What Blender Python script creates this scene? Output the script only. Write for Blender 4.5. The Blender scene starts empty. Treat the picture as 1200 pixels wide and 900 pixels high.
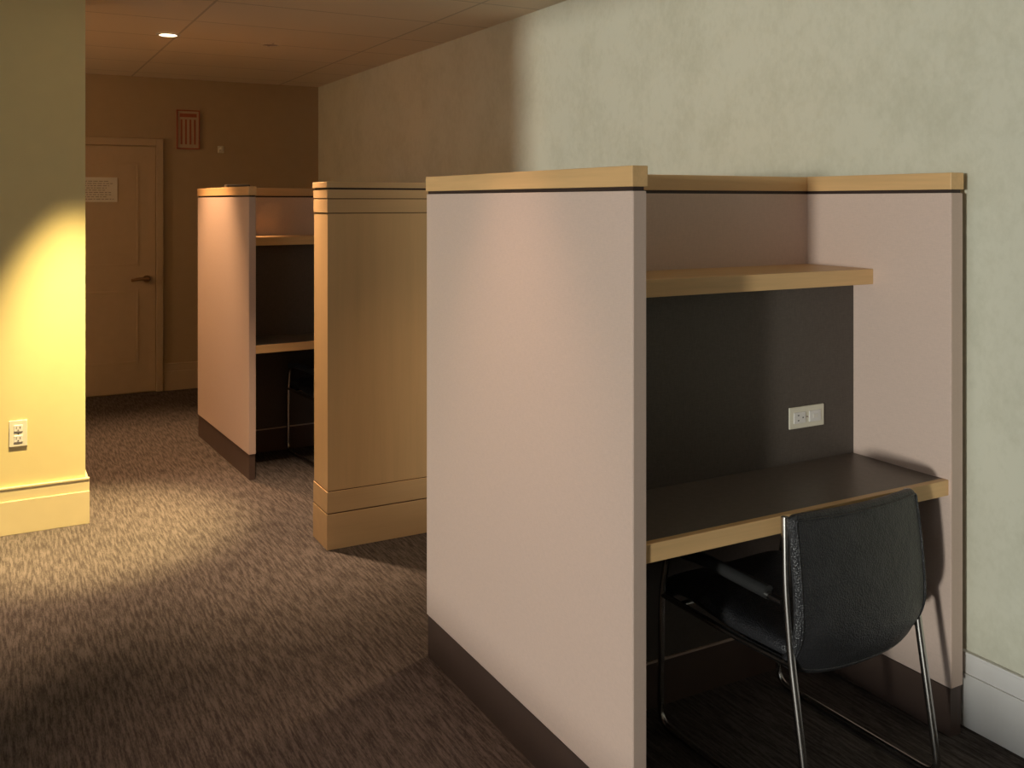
import bpy, bmesh, math, random
from mathutils import Vector, Matrix
random.seed(3)
C = bpy.context
scene = C.scene
COL = scene.collection

# ------------------------------------------------------------------ materials
def newmat(name):
    m = bpy.data.materials.new(name); m.use_nodes = True
    nt = m.node_tree; b = nt.nodes["Principled BSDF"]
    return m, nt, b
def coords(nt, scale, kind='Object'):
    tc = nt.nodes.new('ShaderNodeTexCoord'); mp = nt.nodes.new('ShaderNodeMapping')
    mp.inputs['Scale'].default_value = scale
    nt.links.new(tc.outputs[kind], mp.inputs['Vector'])
    return mp.outputs['Vector']
def noise(nt, vec, scale, detail=3, rough=0.5):
    n = nt.nodes.new('ShaderNodeTexNoise')
    n.inputs['Scale'].default_value = scale; n.inputs['Detail'].default_value = detail
    n.inputs['Roughness'].default_value = rough
    nt.links.new(vec, n.inputs['Vector']); return n.outputs['Fac']
def ramp(nt, fac, stops):
    r = nt.nodes.new('ShaderNodeValToRGB')
    els = r.color_ramp.elements
    while len(els) < len(stops): els.new(0.5)
    for e, (p, c) in zip(els, stops):
        e.position = p; e.color = (*c, 1)
    nt.links.new(fac, r.inputs['Fac']); return r.outputs['Color']
def bump(nt, b, h, strength, dist=0.002):
    bp = nt.nodes.new('ShaderNodeBump')
    bp.inputs['Strength'].default_value = strength; bp.inputs['Distance'].default_value = dist
    nt.links.new(h, bp.inputs['Height']); nt.links.new(bp.outputs['Normal'], b.inputs['Normal'])
def sc(c, k): return tuple(min(1, v*k) for v in c)

def mat_plain(name, col, rough=0.5, metal=0.0, var=0.06, spec=0.5):
    m, nt, b = newmat(name)
    v = coords(nt, (1, 1, 1)); n = noise(nt, v, 12, 3)
    nt.links.new(ramp(nt, n, [(0.3, sc(col, 1-var)), (0.7, sc(col, 1+var))]), b.inputs['Base Color'])
    b.inputs['Roughness'].default_value = rough; b.inputs['Metallic'].default_value = metal
    b.inputs['Specular IOR Level'].default_value = spec
    return m
def mat_leather():
    m, nt, b = newmat('black_leather')
    v = coords(nt, (1, 1, 1)); n = noise(nt, v, 11, 4, 0.6)
    vo = nt.nodes.new('ShaderNodeTexVoronoi'); vo.inputs['Scale'].default_value = 240
    nt.links.new(v, vo.inputs['Vector'])
    nt.links.new(ramp(nt, n, [(0.3, (0.016, 0.016, 0.018)), (0.7, (0.028, 0.028, 0.031))]), b.inputs['Base Color'])
    mx = nt.nodes.new('ShaderNodeMath'); mx.operation = 'MULTIPLY_ADD'; mx.inputs[1].default_value = 0.18
    nt.links.new(vo.outputs['Distance'], mx.inputs[0]); nt.links.new(n, mx.inputs[2])
    bump(nt, b, mx.outputs[0], 0.7, 0.014)
    b.inputs['Roughness'].default_value = 0.36
    b.inputs['Specular IOR Level'].default_value = 0.5
    return m
def mat_laminate(name, col, var=0.05, rough=0.5):
    m, nt, b = newmat(name)
    v1 = coords(nt, (60, 60, 500)); v2 = coords(nt, (500, 500, 60))
    a = noise(nt, v1, 1.0, 2); c = noise(nt, v2, 1.0, 2)
    mx = nt.nodes.new('ShaderNodeMath'); mx.operation = 'ADD'
    nt.links.new(a, mx.inputs[0]); nt.links.new(c, mx.inputs[1])
    ml = nt.nodes.new('ShaderNodeMath'); ml.operation = 'MULTIPLY'; ml.inputs[1].default_value = 0.5
    nt.links.new(mx.outputs[0], ml.inputs[0])
    nt.links.new(ramp(nt, ml.outputs[0], [(0.35, sc(col, 1-var)), (0.65, sc(col, 1+var))]), b.inputs['Base Color'])
    b.inputs['Roughness'].default_value = rough
    b.inputs['Specular IOR Level'].default_value = 0.35
    return m
def mat_wood(name, col, axis='Z', rough=0.42, var=0.10):
    m, nt, b = newmat(name)
    s = {'X': (0.7, 14, 14), 'Y': (14, 0.7, 14), 'Z': (14, 14, 0.7)}[axis]
    v = coords(nt, s); n = noise(nt, v, 1.6, 5, 0.6)
    v2 = coords(nt, tuple(k*9 for k in s)); n2 = noise(nt, v2, 1.0, 2)
    mx = nt.nodes.new('ShaderNodeMath'); mx.operation = 'MULTIPLY_ADD'
    mx.inputs[1].default_value = 0.3
    nt.links.new(n2, mx.inputs[0]); nt.links.new(n, mx.inputs[2])
    nt.links.new(ramp(nt, mx.outputs[0], [(0.4, sc(col, 1-var)), (0.62, col), (0.85, sc(col, 1+var))]), b.inputs['Base Color'])
    b.inputs['Roughness'].default_value = rough
    return m
def mat_wallpaper(name, c1, c2, scale=4):
    m, nt, b = newmat(name)
    v = coords(nt, (1, 1, 1.0)); n = noise(nt, v, scale, 6, 0.6)
    v2 = coords(nt, (30, 22, 17)); n2 = noise(nt, v2, 1.6, 5, 0.7)
    mx = nt.nodes.new('ShaderNodeMath'); mx.operation = 'MULTIPLY_ADD'; mx.inputs[1].default_value = 0.8
    nt.links.new(n2, mx.inputs[0]); nt.links.new(n, mx.inputs[2])
    nt.links.new(ramp(nt, mx.outputs[0], [(0.65, c1), (1.15, c2)]), b.inputs['Base Color'])
    b.inputs['Roughness'].default_value = 0.45
    b.inputs['Specular IOR Level'].default_value = 0.35
    bump(nt, b, n2, 0.10)
    return m
def mat_carpet():
    m, nt, b = newmat('carpet')
    v = coords(nt, (100, 9, 1)); n = noise(nt, v, 1.0, 3, 0.6)
    v2 = coords(nt, (300, 60, 1)); n2 = noise(nt, v2, 1.0, 2, 0.6)
    v3 = coords(nt, (1, 1, 1)); n3 = noise(nt, v3, 1.3, 2)
    mx = nt.nodes.new('ShaderNodeMath'); mx.operation = 'MULTIPLY_ADD'; mx.inputs[1].default_value = 0.45
    nt.links.new(n2, mx.inputs[0]); nt.links.new(n, mx.inputs[2])
    m2 = nt.nodes.new('ShaderNodeMath'); m2.operation = 'MULTIPLY_ADD'; m2.inputs[1].default_value = 0.10
    nt.links.new(n3, m2.inputs[0]); nt.links.new(mx.outputs[0], m2.inputs[2])
    nt.links.new(ramp(nt, m2.outputs[0], [(0.62, (0.047, 0.038, 0.035)), (0.77, (0.083, 0.069, 0.063)), (0.93, (0.128, 0.108, 0.099))]), b.inputs['Base Color'])
    b.inputs['Roughness'].default_value = 0.95
    b.inputs['Specular IOR Level'].default_value = 0.1
    bump(nt, b, mx.outputs[0], 0.4, 0.003)
    return m
def mat_ceiling():
    m, nt, b = newmat('ceiling_tile')
    v = coords(nt, (1, 1, 1))
    br = nt.nodes.new('ShaderNodeTexBrick')
    br.offset = 0.0; br.squash = 1.0
    br.inputs['Scale'].default_value = 1.0
    br.inputs['Brick Width'].default_value = 1.22; br.inputs['Row Height'].default_value = 0.61
    br.inputs['Mortar Size'].default_value = 0.008; br.inputs['Mortar Smooth'].default_value = 0.3
    br.inputs['Color1'].default_value = (0.78, 0.68, 0.55, 1); br.inputs['Color2'].default_value = (0.75, 0.65, 0.52, 1)
    br.inputs['Mortar'].default_value = (0.53, 0.46, 0.37, 1)
    nt.links.new(v, br.inputs['Vector'])
    nt.links.new(br.outputs['Color'], b.inputs['Base Color'])
    n = noise(nt, v, 120, 3); bump(nt, b, n, 0.3)
    b.inputs['Roughness'].default_value = 0.9
    return m

M = {}
M['beige'] = mat_laminate('beige_laminate', (0.63, 0.488, 0.418), 0.05, 0.5)
M['edge'] = mat_laminate('beige_edge', (0.54, 0.41, 0.345), 0.03, 0.45)
M['darklam'] = mat_laminate('dark_laminate', (0.085, 0.070, 0.060), 0.15, 0.5)
M['desklam'] = mat_laminate('desk_laminate', (0.140, 0.117, 0.102), 0.12, 0.38)
M['base'] = mat_plain('base_vinyl', (0.085, 0.055, 0.044), 0.45)
M['reveal'] = mat_plain('reveal_dark', (0.035, 0.020, 0.016), 0.6)
M['groove'] = mat_plain('groove_brown', (0.16, 0.09, 0.04), 0.6)
M['maple_x'] = mat_wood('maple_x', (0.68, 0.43, 0.20), 'X')
M['maple_y'] = mat_wood('maple_y', (0.68, 0.43, 0.20), 'Y')
M['maple_z'] = mat_wood('maple_z', (0.64, 0.41, 0.20), 'Z', 0.4, 0.05)
M['maple_p'] = mat_wood('maple_p', (0.62, 0.40, 0.20), 'X', 0.4, 0.05)
M['wallpaper'] = mat_wallpaper('wallpaper', (0.56, 0.55, 0.44), (0.64, 0.63, 0.52))
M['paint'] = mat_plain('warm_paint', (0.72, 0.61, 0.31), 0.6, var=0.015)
M['paint_n'] = mat_plain('neutral_paint', (0.58, 0.52, 0.43), 0.6, var=0.015)
M['trim'] = mat_plain('trim_paint', (0.74, 0.72, 0.70), 0.4, var=0.02)
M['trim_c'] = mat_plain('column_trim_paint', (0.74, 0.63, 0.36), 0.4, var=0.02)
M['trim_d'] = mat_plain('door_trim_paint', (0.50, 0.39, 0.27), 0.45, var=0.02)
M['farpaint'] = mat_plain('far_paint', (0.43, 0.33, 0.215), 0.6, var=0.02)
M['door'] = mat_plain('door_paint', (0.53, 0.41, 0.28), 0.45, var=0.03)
M['carpet'] = mat_carpet()
M['ceiling'] = mat_ceiling()
M['leather'] = mat_leather()
M['chrome'] = mat_plain('chrome', (0.50, 0.48, 0.46), 0.25, 1.0, var=0.02)
M['brass'] = mat_plain('door_hardware', (0.40, 0.26, 0.14), 0.3, 1.0)
M['ivory'] = mat_plain('ivory_plastic', (0.74, 0.70, 0.58), 0.35, var=0.01)
M['slot'] = mat_plain('outlet_slot', (0.05, 0.045, 0.04), 0.5)
M['paper'] = mat_plain('paper', (0.75, 0.72, 0.66), 0.7, var=0.02)
M['ink'] = mat_plain('ink', (0.28, 0.25, 0.23), 0.7)
M['redink'] = mat_plain('red_ink', (0.36, 0.10, 0.06), 0.6)
M['blackplastic'] = mat_plain('black_plastic', (0.03, 0.03, 0.03), 0.4)
M['speaker'] = mat_plain('ceiling_speaker', (0.36, 0.30, 0.24), 0.7)

# ------------------------------------------------------------------ helpers
def box(name, x0, x1, y0, y1, z0, z1, mat, parent=None, bevel=0.0):
    me = bpy.data.meshes.new(name); bm = bmesh.new()
    cx, cy, cz = (x0+x1)/2, (y0+y1)/2, (z0+z1)/2
    bmesh.ops.create_cube(bm, size=1)
    for v in bm.verts:
        v.co = Vector((v.co.x*(x1-x0), v.co.y*(y1-y0), v.co.z*(z1-z0)))
    if bevel > 0:
        bmesh.ops.bevel(bm, geom=list(bm.edges), offset=bevel, segments=2, profile=0.5, affect='EDGES')
    bm.to_mesh(me); bm.free()
    me.materials.append(M[mat])
    o = bpy.data.objects.new(name, me); COL.objects.link(o)
    o.location = (cx, cy, cz)
    if parent: o.parent = parent
    return o
def empty(name, loc=(0, 0, 0), rz=0):
    e = bpy.data.objects.new(name, None); COL.objects.link(e)
    e.location = loc; e.rotation_euler = (0, 0, rz); e.empty_display_size = 0.1
    return e
def cyl(name, r, depth, loc, mat, parent=None, rot=(0, 0, 0), segs=40, r2=None):
    me = bpy.data.meshes.new(name); bm = bmesh.new()
    bmesh.ops.create_cone(bm, cap_ends=True, segments=segs, radius1=r, radius2=r if r2 is None else r2, depth=depth)
    bm.to_mesh(me); bm.free(); me.materials.append(M[mat])
    for p in me.polygons: p.use_smooth = len(p.vertices) == 4
    o = bpy.data.objects.new(name, me); COL.objects.link(o)
    o.location = loc; o.rotation_euler = rot
    if parent: o.parent = parent
    return o
def tube(name, pts, r, mat, parent, cyclic=False, rad=0.04):
    P = [Vector(p) for p in pts]; out = []
    n = len(P)
    for i, p in enumerate(P):
        if not cyclic and i in (0, n-1): out.append(p); continue
        a = P[(i-1) % n]; c = P[(i+1) % n]
        d1 = (a-p); d2 = (c-p)
        k = min(rad, d1.length*0.45, d2.length*0.45)
        s = p + d1.normalized()*k; e = p + d2.normalized()*k
        for t in [0, .2, .4, .6, .8, 1]:
            out.append((1-t)**2*s + 2*t*(1-t)*p + t*t*e)
    cu = bpy.data.curves.new(name, 'CURVE'); cu.dimensions = '3D'
    sp = cu.splines.new('POLY'); sp.points.add(len(out)-1)
    for q, v in zip(sp.points, out): q.co = (*v, 1)
    sp.use_cyclic_u = cyclic
    cu.bevel_depth = r; cu.bevel_resolution = 4; cu.use_fill_caps = True
    tmp = bpy.data.objects.new(name+'_c', cu); COL.objects.link(tmp)
    dg = C.evaluated_depsgraph_get()
    me = bpy.data.meshes.new_from_object(tmp.evaluated_get(dg))
    bpy.data.objects.remove(tmp)
    me.materials.clear(); me.materials.append(M[mat])
    for p in me.polygons: p.use_smooth = True
    o = bpy.data.objects.new(name, me); COL.objects.link(o); o.parent = parent
    return o
def shell(name, rows, thick, mat, parent):
    me = bpy.data.meshes.new(name); bm = bmesh.new()
    V = [[bm.verts.new(p) for p in r] for r in rows]
    for i in range(len(V)-1):
        for j in range(len(V[0])-1):
            bm.faces.new((V[i][j], V[i][j+1], V[i+1][j+1], V[i+1][j]))
    bmesh.ops.recalc_face_normals(bm, faces=bm.faces)
    bm.to_mesh(me); bm.free(); me.materials.append(M[mat])
    for p in me.polygons: p.use_smooth = True
    o = bpy.data.objects.new(name, me); COL.objects.link(o); o.parent = parent
    s = o.modifiers.new('sol', 'SOLIDIFY'); s.thickness = thick; s.offset = 0
    bv = o.modifiers.new('sub', 'SUBSURF'); bv.levels = 2; bv.render_levels = 2
    return o

# ------------------------------------------------------------------ room
XW = 2.585; YF = 8.35; XL = -3.0; YB = -3.2; ZC = 2.61
box('floor', XL-0.2, XW+0.2, YB-0.2, YF+0.2, -0.1, 0, 'carpet')
box('ceiling', XL-0.2, XW+0.2, YB-0.2, YF+0.2, ZC, ZC+0.1, 'ceiling')
box('wall_right', XW, XW+0.15, YB, YF, 0, ZC, 'wallpaper')
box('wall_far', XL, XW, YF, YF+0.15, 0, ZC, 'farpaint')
box('wall_back', XL, XW, YB-0.15, YB, 0, ZC, 'paint_n')
WY0, WY1 = -1.9, 1.88
wl = empty('wall_left')
box('pier_far', XL-0.15, XL, WY1, YF, 0, ZC, 'paint_n', wl)
box('pier_near', XL-0.15, XL, YB, WY0, 0, ZC, 'paint_n', wl)
box('sill', XL-0.15, XL, WY0, WY1, 0, 0.10, 'trim', wl)
win = empty('window_1')
box('frame_far', XL-0.12, XL-0.04, WY1-0.04, WY1, 0.10, ZC, 'blackplastic', win)
box('frame_near', XL-0.12, XL-0.04, WY0, WY0+0.04, 0.10, ZC, 'blackplastic', win)
box('frame_bottom', XL-0.12, XL-0.04, WY0+0.04, WY1-0.04, 0.10, 0.14, 'blackplastic', win)
CX, CY = 0.405, 5.10
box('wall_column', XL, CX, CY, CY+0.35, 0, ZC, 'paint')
def baseboard(name, x0, x1, y0, y1, facing, h=0.225, t=0.018, mt='trim'):
    e = empty(name)
    if facing == '-Y':
        box('board', x0, x1, y0-t, y0, 0, h-0.065, mt, e, 0.002)
        box('cap', x0, x1, y0-t*0.7, y0, h-0.065, h-0.008, mt, e, 0.002)
        box('bead', x0, x1, y0-t*0.85, y0, h-0.010, h, mt, e, 0.002)
    else:
        box('board', x0-t, x0, y0, y1, 0, h-0.065, mt, e, 0.002)
        box('cap', x0-t*0.7, x0, y0, y1, h-0.065, h-0.008, mt, e, 0.002)
        box('bead', x0-t*0.85, x0, y0, y1, h-0.010, h, mt, e, 0.002)
    return e
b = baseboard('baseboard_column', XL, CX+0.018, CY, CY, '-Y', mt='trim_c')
box('board_return', CX, CX+0.018, CY, CY+0.35, 0, 0.16, 'trim_c', b, 0.002)
box('cap_return', CX, CX+0.013, CY, CY+0.35, 0.16, 0.225, 'trim_c', b, 0.002)
baseboard('baseboard_right', XW, XW, YB, YF, '-X')
DX0, DX1 = 0.29, 1.195
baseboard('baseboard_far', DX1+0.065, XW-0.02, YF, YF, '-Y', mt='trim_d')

# door
d = empty('door_1')
y = YF
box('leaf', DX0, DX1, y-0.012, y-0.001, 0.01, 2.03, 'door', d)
def raised(n, x0, x1, z0, z1):
    w = 0.020; q = 0.0155
    box(n+'_t', x0, x1, y-q, y-0.012, z1-w, z1, 'door', d, 0.0015)
    box(n+'_b', x0, x1, y-q, y-0.012, z0, z0+w, 'door', d, 0.0015)
    box(n+'_l', x0, x0+w, y-q, y-0.012, z0+w, z1-w, 'door', d, 0.0015)
    box(n+'_r', x1-w, x1, y-q, y-0.012, z0+w, z1-w, 'door', d, 0.0015)
raised('panel_top', DX0+0.13, DX1-0.13, 1.05, 1.90)
raised('panel_bot', DX0+0.13, DX1-0.13, 0.25, 0.85)
box('casing_r', DX1+0.005, DX1+0.06, y-0.028, y-0.001, 0, 2.10, 'trim_d', d, 0.004)
box('casing_l', DX0-0.06, DX0-0.005, y-0.028, y-0.001, 0, 2.10, 'trim_d', d, 0.004)
box('casing_top', DX0-0.005, DX1+0.005, y-0.028, y-0.001, 2.04, 2.10, 'trim_d', d, 0.004)
hx, hz = DX1-0.07, 0.94
cyl('rose', 0.030, 0.012, (hx, y-0.018, hz), 'brass', d, (math.pi/2, 0, 0))
cyl('spindle', 0.012, 0.05, (hx, y-0.045, hz), 'brass', d, (math.pi/2, 0, 0))
tube('lever', [(hx+0.012, y-0.066, hz), (hx-0.06, y-0.068, hz+0.004), (hx-0.125, y-0.060, hz-0.006)], 0.012, 'brass', d)
# notice on door
nt_ = empty('paper_notice')
nx0, nx1, nz0, nz1 = 0.62, 0.90, 1.575, 1.775
box('sheet', nx0, nx1, y-0.0175, y-0.0155, nz0, nz1, 'paper', nt_)
random.seed(5)
for i in range(9):
    zz = nz1-0.03-i*0.018
    xx = nx0+0.025
    k = 0
    lim = nx1-0.03-random.uniform(0, 0.07)
    while xx < lim:
        w = random.uniform(0.012, 0.035)
        box('word_%d_%d' % (i, k), xx, min(xx+w, lim+0.005), y-0.0180, y-0.0175, zz-0.005, zz, 'ink', nt_)
        xx += w+0.008; k += 1
# framed sign on far wall
sg = empty('wall_sign')
sx0, sx1, sz0, sz1 = 1.372, 1.54, 2.03, 2.34
box('backing', sx0, sx1, y-0.012, y-0.0, sz0, sz1, 'trim_d', sg)
fw = 0.010
box('frame_l', sx0-fw, sx0, y-0.018, y-0.0, sz0-fw, sz1+fw, 'redink', sg)
box('frame_r', sx1, sx1+fw, y-0.018, y-0.0, sz0-fw, sz1+fw, 'redink', sg)
box('frame_t', sx0, sx1, y-0.018, y-0.0, sz1, sz1+fw, 'redink', sg)
box('frame_b', sx0, sx1, y-0.018, y-0.0, sz0-fw, sz0, 'redink', sg)
box('header', sx0+0.015, sx1-0.015, y-0.0135, y-0.012, sz1-0.05, sz1-0.02, 'redink', sg)
for i in range(4):
    xx = sx0+0.022+i*0.036
    box('bar_%d' % i, xx, xx+0.015, y-0.0135, y-0.012, sz0+0.03, sz1-0.07, 'redink', sg)
al = empty('wall_alarm_strobe')
box('plate', 1.70, 1.75, y-0.02, y, 1.995, 2.055, 'ivory', al, 0.004)
cyl('lens', 0.017, 0.03, (1.725, y-0.035, 2.025), 'ivory', al, (math.pi/2, 0, 0), r2=0.012)

def outlet(name, parent, cx, yy, cz, w, h, horiz):
    e = empty(name, (cx, yy, cz))
    if parent: e.parent = parent
    box('plate', -w/2, w/2, -0.006, 0, -h/2, h/2, 'ivory', e, 0.0025)
    for k in (-1, 1):
        ox, oz = (k*w*0.22, 0) if horiz else (0, k*h*0.2)
        rw, rh = (w*0.34, h*0.52) if horiz else (w*0.48, h*0.26)
        box('socket', ox-rw/2, ox+rw/2, -0.009, -0.005, oz-rh/2, oz+rh/2, 'trim', e, 0.002)
        if horiz and k == 1:
            box('switch', ox-0.010, ox+0.010, -0.0105, -0.0085, oz-0.006, oz+0.006, 'paper', e)
            continue
        for s in (-1, 1):
            if horiz:
                box('slot', ox-0.002-rw*0.16, ox+0.004-rw*0.16, -0.0097, -0.0088, oz+s*0.008-0.0015, oz+s*0.008+0.0015, 'slot', e)
            else:
                box('slot', ox+s*0.008-0.0015, ox+s*0.008+0.0015, -0.0097, -0.0088, oz-0.002, oz+0.009, 'slot', e)
        if horiz: box('slot', ox+rw*0.2, ox+rw*0.2+0.004, -0.0097, -0.0088, oz-0.002, oz+0.002, 'slot', e)
        else: box('slot', ox-0.0025, ox+0.0025, -0.0097, -0.0088, oz-0.011, oz-0.006, 'slot', e)
    cyl('screw', 0.003, 0.001, (0, -0.0065, 0), 'chrome', e, (math.pi/2, 0, 0), 12)
    return e
outlet('wall_outlet', None, 0.112, CY, 0.475, 0.078, 0.125, False)

# ------------------------------------------------------------------ double carrels
def carrel(name, loc, rz):
    e = empty(name, loc, rz)
    W, D, H = 1.200, 1.21, 1.665
    tl = 0.040; xr = 1.148
    for n, x0, x1 in (('left', 0, tl), ('right', xr, W)):
        box('panel_'+n, x0, x1, 0, D, 0.145, 1.605, 'beige', e, 0.0015)
        box('edge_'+n, x0+0.002, x1-0.002, -0.002, 0.001, 0.147, 1.603, 'edge', e)
        box('base_'+n, x0+0.003, x1-0.003, 0.004, D-0.004, 0.0, 0.141, 'base', e)
        box('base_reveal_'+n, x0+0.005, x1-0.005, 0.005, D-0.005, 0.141, 0.145, 'reveal', e)
        box('reveal_'+n, x0+0.004, x1-0.004, 0.004, D-0.004, 1.605, 1.615, 'reveal', e)
        box('cap_'+n, x0-0.003, x1+0.003, -0.003, D+0.003, 1.615, H, 'maple_y', e, 0.002)
    m = D/2; hw = 0.045
    x0, x1 = tl, xr
    box('divider_upper', x0, x1, m-hw, m+hw, 1.364, 1.605, 'beige', e)
    box('divider_reveal', x0, x1, m-hw+0.004, m+hw-0.004, 1.605, 1.615, 'reveal', e)
    box('divider_cap', x0+0.003, x1-0.003, m-hw-0.003, m+hw+0.003, 1.615, H-0.001, 'maple_x', e, 0.002)
    box('back_panel', x0, x1, 0.36, D-0.36, 0.757, 1.315, 'darklam', e)
    box('modesty_panel', x0, x1, m-hw, m+hw, 0.145, 0.714, 'darklam', e)
    box('modesty_base', x0, x1, m-hw-0.004, m+hw+0.004, 0, 0.14, 'base', e)
    box('modesty_strip', x0, x1, m-hw-0.006, m+hw+0.006, 0.14, 0.147, 'edge', e)
    box('desk_top', x0, x1, 0.03, D-0.03, 0.716, 0.757, 'desklam', e)
    box('desk_edge', x0, x1+0.010, 0.008, 0.030, 0.712, 0.758, 'maple_x', e, 0.002)
    box('desk_edge_rear', x0, x1, D-0.030, D-0.012, 0.714, 0.758, 'maple_x', e, 0.002)
    box('shelf', x0, x1, 0.28, D-0.28, 1.315, 1.364, 'maple_x', e, 0.002)
    return e
c1 = carrel('study_carrel', (1.328, 1.83, 0), 0)
outlet('desk_outlet', c1, 0.933, 0.36, 0.900, 0.150, 0.068, True)
c2 = carrel('study_carrel', (1.278, 5.43, 0), math.radians(2.7))
bx = empty('eyeglass_case', (0.10, 0.605, 1.665)); bx.parent = c2
box('case_body', -0.075, 0.075, -0.03, 0.03, 0, 0.020, 'blackplastic', bx, 0.006)

# wood clad partition between carrels
p = empty('wood_partition')
px0, px1, py0, py1 = 1.335, XW-0.02, 4.172, 4.378
def pb(n, z0, z1, o, mt='maple_z'):
    box(n, px0-o, px1, py0-o, py1+o, z0, z1, mt, p, 0.0015 if z1-z0 > 0.015 else 0)
pb('base', 0, 0.160, 0.004, 'maple_p'); pb('groove_1', 0.160, 0.166, -0.002, 'groove')
pb('base_band', 0.166, 0.262, 0.003, 'maple_p'); pb('groove_2', 0.262, 0.266, -0.002, 'groove')
pb('field', 0.266, 1.524, 0.0); pb('groove_3', 1.524, 1.528, -0.002, 'groove')
pb('top_band', 1.528, 1.590, 0.002, 'maple_p'); pb('groove_4', 1.590, 1.594, -0.002, 'groove')
pb('top_band_2', 1.594, 1.634, 0.003, 'maple_p'); pb('groove_5', 1.634, 1.642, -0.003, 'reveal')
pb('cap', 1.642, 1.669, 0.006, 'maple_p')

# ------------------------------------------------------------------ chairs
def chair(loc, rz):
    e = empty('guest_chair', loc, rz)
    hw = 0.244; r = 0.0105
    for s, n in ((-1, 'left'), (1, 'right')):
        x = s*hw
        tube('frame_'+n, [(x*0.97, 0.010, 0.772), (x, 0.000, 0.60), (x, -0.018, 0.42), (x, -0.060, 0.17), (x, -0.085, 0.0115),
                          (x, 0.30, 0.0115), (x, 0.505, 0.0115), (x, 0.500, 0.40), (x, 0.47, 0.545), (x, 0.30, 0.560), (x, 0.01, 0.555)],
             r, 'chrome', e, rad=0.05)
        tube('arm_pad_'+n, [(x, 0.465, 0.552), (x, 0.30, 0.566), (x, 0.06, 0.562)], 0.018, 'blackplastic', e, rad=0.05)
        tube('seat_rail_'+n, [(x, -0.016, 0.405), (x*0.98, 0.2, 0.395), (x, 0.497, 0.400)], 0.009, 'chrome', e, rad=0.05)
    tube('crossbar_front', [(-hw, 0.42, 0.396), (hw, 0.42, 0.396)], 0.009, 'chrome', e)
    tube('crossbar_rear', [(-hw, 0.03, 0.398), (hw, 0.03, 0.398)], 0.009, 'chrome', e)
    NZ, NX = 11, 13
    def bp(u, t, off=0.0):
        z = 0.352 + 0.435*t
        z += 0.040*abs(u)**4*(1-t)**3
        if t > 0.999: z -= 0.006*abs(u)**4
        wid = 0.249 - 0.006*t
        yy = -0.012 - 0.034*(1-u*u) - 0.012*math.sin(math.pi*t) - 0.018*(1-t) + 0.012*t
        yy += 0.055*max(0, 0.35-t)**2/0.35**2
        return (u*wid, yy+off, z)
    rows = [[bp(-1+2*j/(NX-1), i/(NZ-1)) for j in range(NX)] for i in range(NZ)]
    shell('backrest', rows, 0.032, 'leather', e)
    loop = []
    N = 14
    for k in range(N): loop.append(bp(-0.95+1.9*k/N, 0.04, -0.016))
    for k in range(N): loop.append(bp(0.95, 0.04+0.92*k/N, -0.016))
    for k in range(N): loop.append(bp(0.95-1.9*k/N, 0.96, -0.016))
    for k in range(N): loop.append(bp(-0.95, 0.96-0.92*k/N, -0.016))
    tube('piping', loop, 0.003, 'leather', e, cyclic=True, rad=0.01)
    rows = []
    for (yy, z) in [(-0.005, 0.418), (0.06, 0.422), (0.14, 0.418), (0.24, 0.424), (0.34, 0.434), (0.42, 0.440), (0.47, 0.434), (0.505, 0.415), (0.515, 0.395)]:
        row = []
        for j in range(NX):
            u = -1+2*j/(NX-1)
            row.append((u*0.232, yy, z + 0.006*u*u - 0.012*u**8))
        rows.append(row)
    shell('seat', rows, 0.056, 'leather', e)
    return e
chair((2.020, 1.792, 0), math.radians(1.0))
chair((1.278+0.66, 5.43+0.03, 0), math.radians(6))

# ------------------------------------------------------------------ lights
def em_mat(name, col, st):
    m, nt, b = newmat(name)
    b.inputs['Emission Color'].default_value = (*col, 1); b.inputs['Emission Strength'].default_value = st
    b.inputs['Base Color'].default_value = (*col, 1)
    M[name] = m
em_mat('lamp_glow', (1.0, 0.82, 0.55), 9)
em_mat('fill_sconce_glow', (1.0, 0.66, 0.32), 2)  # glow for the shade of the added corridor sconce
def downlight(x, y, power, col, size=1.3, blend=0.5, lit=True, tilt=(0, 0), name='recessed_downlight'):
    e = empty(name, (x, y, ZC))
    me = bpy.data.meshes.new('ring'); bm = bmesh.new()
    ro, ri, n = 0.075, 0.052, 40
    A = [bm.verts.new((ro*math.cos(2*math.pi*i/n), ro*math.sin(2*math.pi*i/n), -0.003)) for i in range(n)]
    B = [bm.verts.new((ri*math.cos(2*math.pi*i/n), ri*math.sin(2*math.pi*i/n), -0.008)) for i in range(n)]
    Cc = [bm.verts.new((ri*math.cos(2*math.pi*i/n), ri*math.sin(2*math.pi*i/n), -0.002)) for i in range(n)]
    for i in range(n):
        k = (i+1) % n
        bm.faces.new((A[i], A[k], B[k], B[i])); bm.faces.new((B[i], B[k], Cc[k], Cc[i]))
    bm.to_mesh(me); bm.free(); me.materials.append(M['trim'] if lit else M['ceiling'])
    o = bpy.data.objects.new('ring', me); COL.objects.link(o); o.parent = e
    cyl('lamp', 0.051, 0.002, (0, 0, -0.0025), 'lamp_glow' if lit else 'speaker', e)
    if lit:
        l = bpy.data.lights.new('bulb', 'SPOT'); l.energy = power; l.color = col
        l.spot_size = size; l.spot_blend = blend; l.shadow_soft_size = 0.03
        lo = bpy.data.objects.new('bulb', l); COL.objects.link(lo); lo.parent = e
        lo.location = (0, 0, -0.03); lo.rotation_euler = (tilt[0], tilt[1], 0)
    return e
W1 = (1.0, 0.58, 0.29)
WC = (1.0, 0.68, 0.42)
downlight(0.955, 6.15, 290, W1, 1.15, 0.8)
downlight(0.36, 4.58, 960, (1.0, 0.75, 0.33), 0.68, 0.85, tilt=(math.radians(8), 0))   # accent on the column
downlight(1.10, 4.55, 440, WC, 1.05, 1.0)                      # carpet pool
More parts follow.
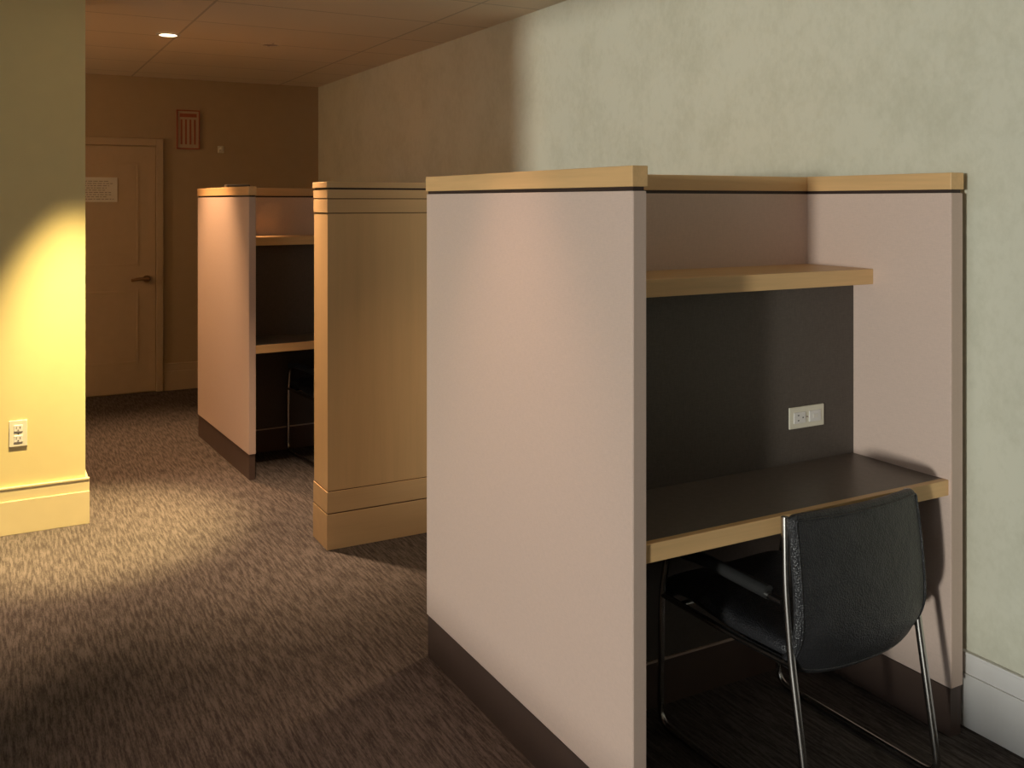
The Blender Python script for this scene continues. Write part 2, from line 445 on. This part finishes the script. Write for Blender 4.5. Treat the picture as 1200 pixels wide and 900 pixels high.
downlight(-0.60, 4.30, 420, WC, 0.95, 1.0)
downlight(0.93, 2.40, 75, (1.0, 0.62, 0.42), 0.95, 0.9)
downlight(1.80, 3.25, 70, (1.0, 0.66, 0.38), 1.25, 0.8)  # extra unseen downlight, added as warm front fill for the partition
downlight(1.605, 6.22, 0, W1, lit=False, name='ceiling_speaker')
# unseen sconce behind the column, added to brighten far corridor and ceiling
s = empty('added_fill_sconce', (XL+0.12, 7.0, 1.9))
box('backplate', -0.12, -0.10, -0.06, 0.06, -0.12, 0.12, 'brass', s, 0.004)
cyl('shade', 0.07, 0.18, (0, 0, 0), 'fill_sconce_glow', s)
cyl('arm', 0.01, 0.06, (-0.085, 0, 0), 'brass', s, (0, math.pi/2, 0))
l = bpy.data.lights.new('bulb', 'POINT'); l.energy = 52; l.color = (1.0, 0.66, 0.38); l.shadow_soft_size = 0.08
lo = bpy.data.objects.new('bulb', l); COL.objects.link(lo); lo.parent = s; lo.location = (0.16, 0, 0.0)

sun = bpy.data.lights.new('sun', 'SUN'); sun.energy = 1.5; sun.angle = math.radians(3.2); sun.color = (1.0, 1.0, 0.90)
so = bpy.data.objects.new('sun', sun); COL.objects.link(so)
dirv = Vector((0.90, 0.4359, 0.0))
so.rotation_euler = dirv.to_track_quat('-Z', 'Y').to_euler()
so.location = (-6, 0, 2)

w = bpy.data.worlds.new('World'); scene.world = w; w.use_nodes = True
bg = w.node_tree.nodes['Background']
bg.inputs['Color'].default_value = (0.89, 0.94, 0.94, 1); bg.inputs['Strength'].default_value = 1.6

# ------------------------------------------------------------------ camera
cam = bpy.data.cameras.new('camera'); co = bpy.data.objects.new('camera', cam); COL.objects.link(co)
co.location = (0, 0, 1.58); co.rotation_euler = (math.pi/2, 0, -math.radians(28.73))
cam.sensor_width = 36; cam.lens = 1113/1200*36
cam.shift_y = -214/1200
cam.clip_start = 0.02
scene.camera = co
scene.view_settings.view_transform = 'Standard'
scene.view_settings.look = 'None'
scene.view_settings.exposure = 0.0
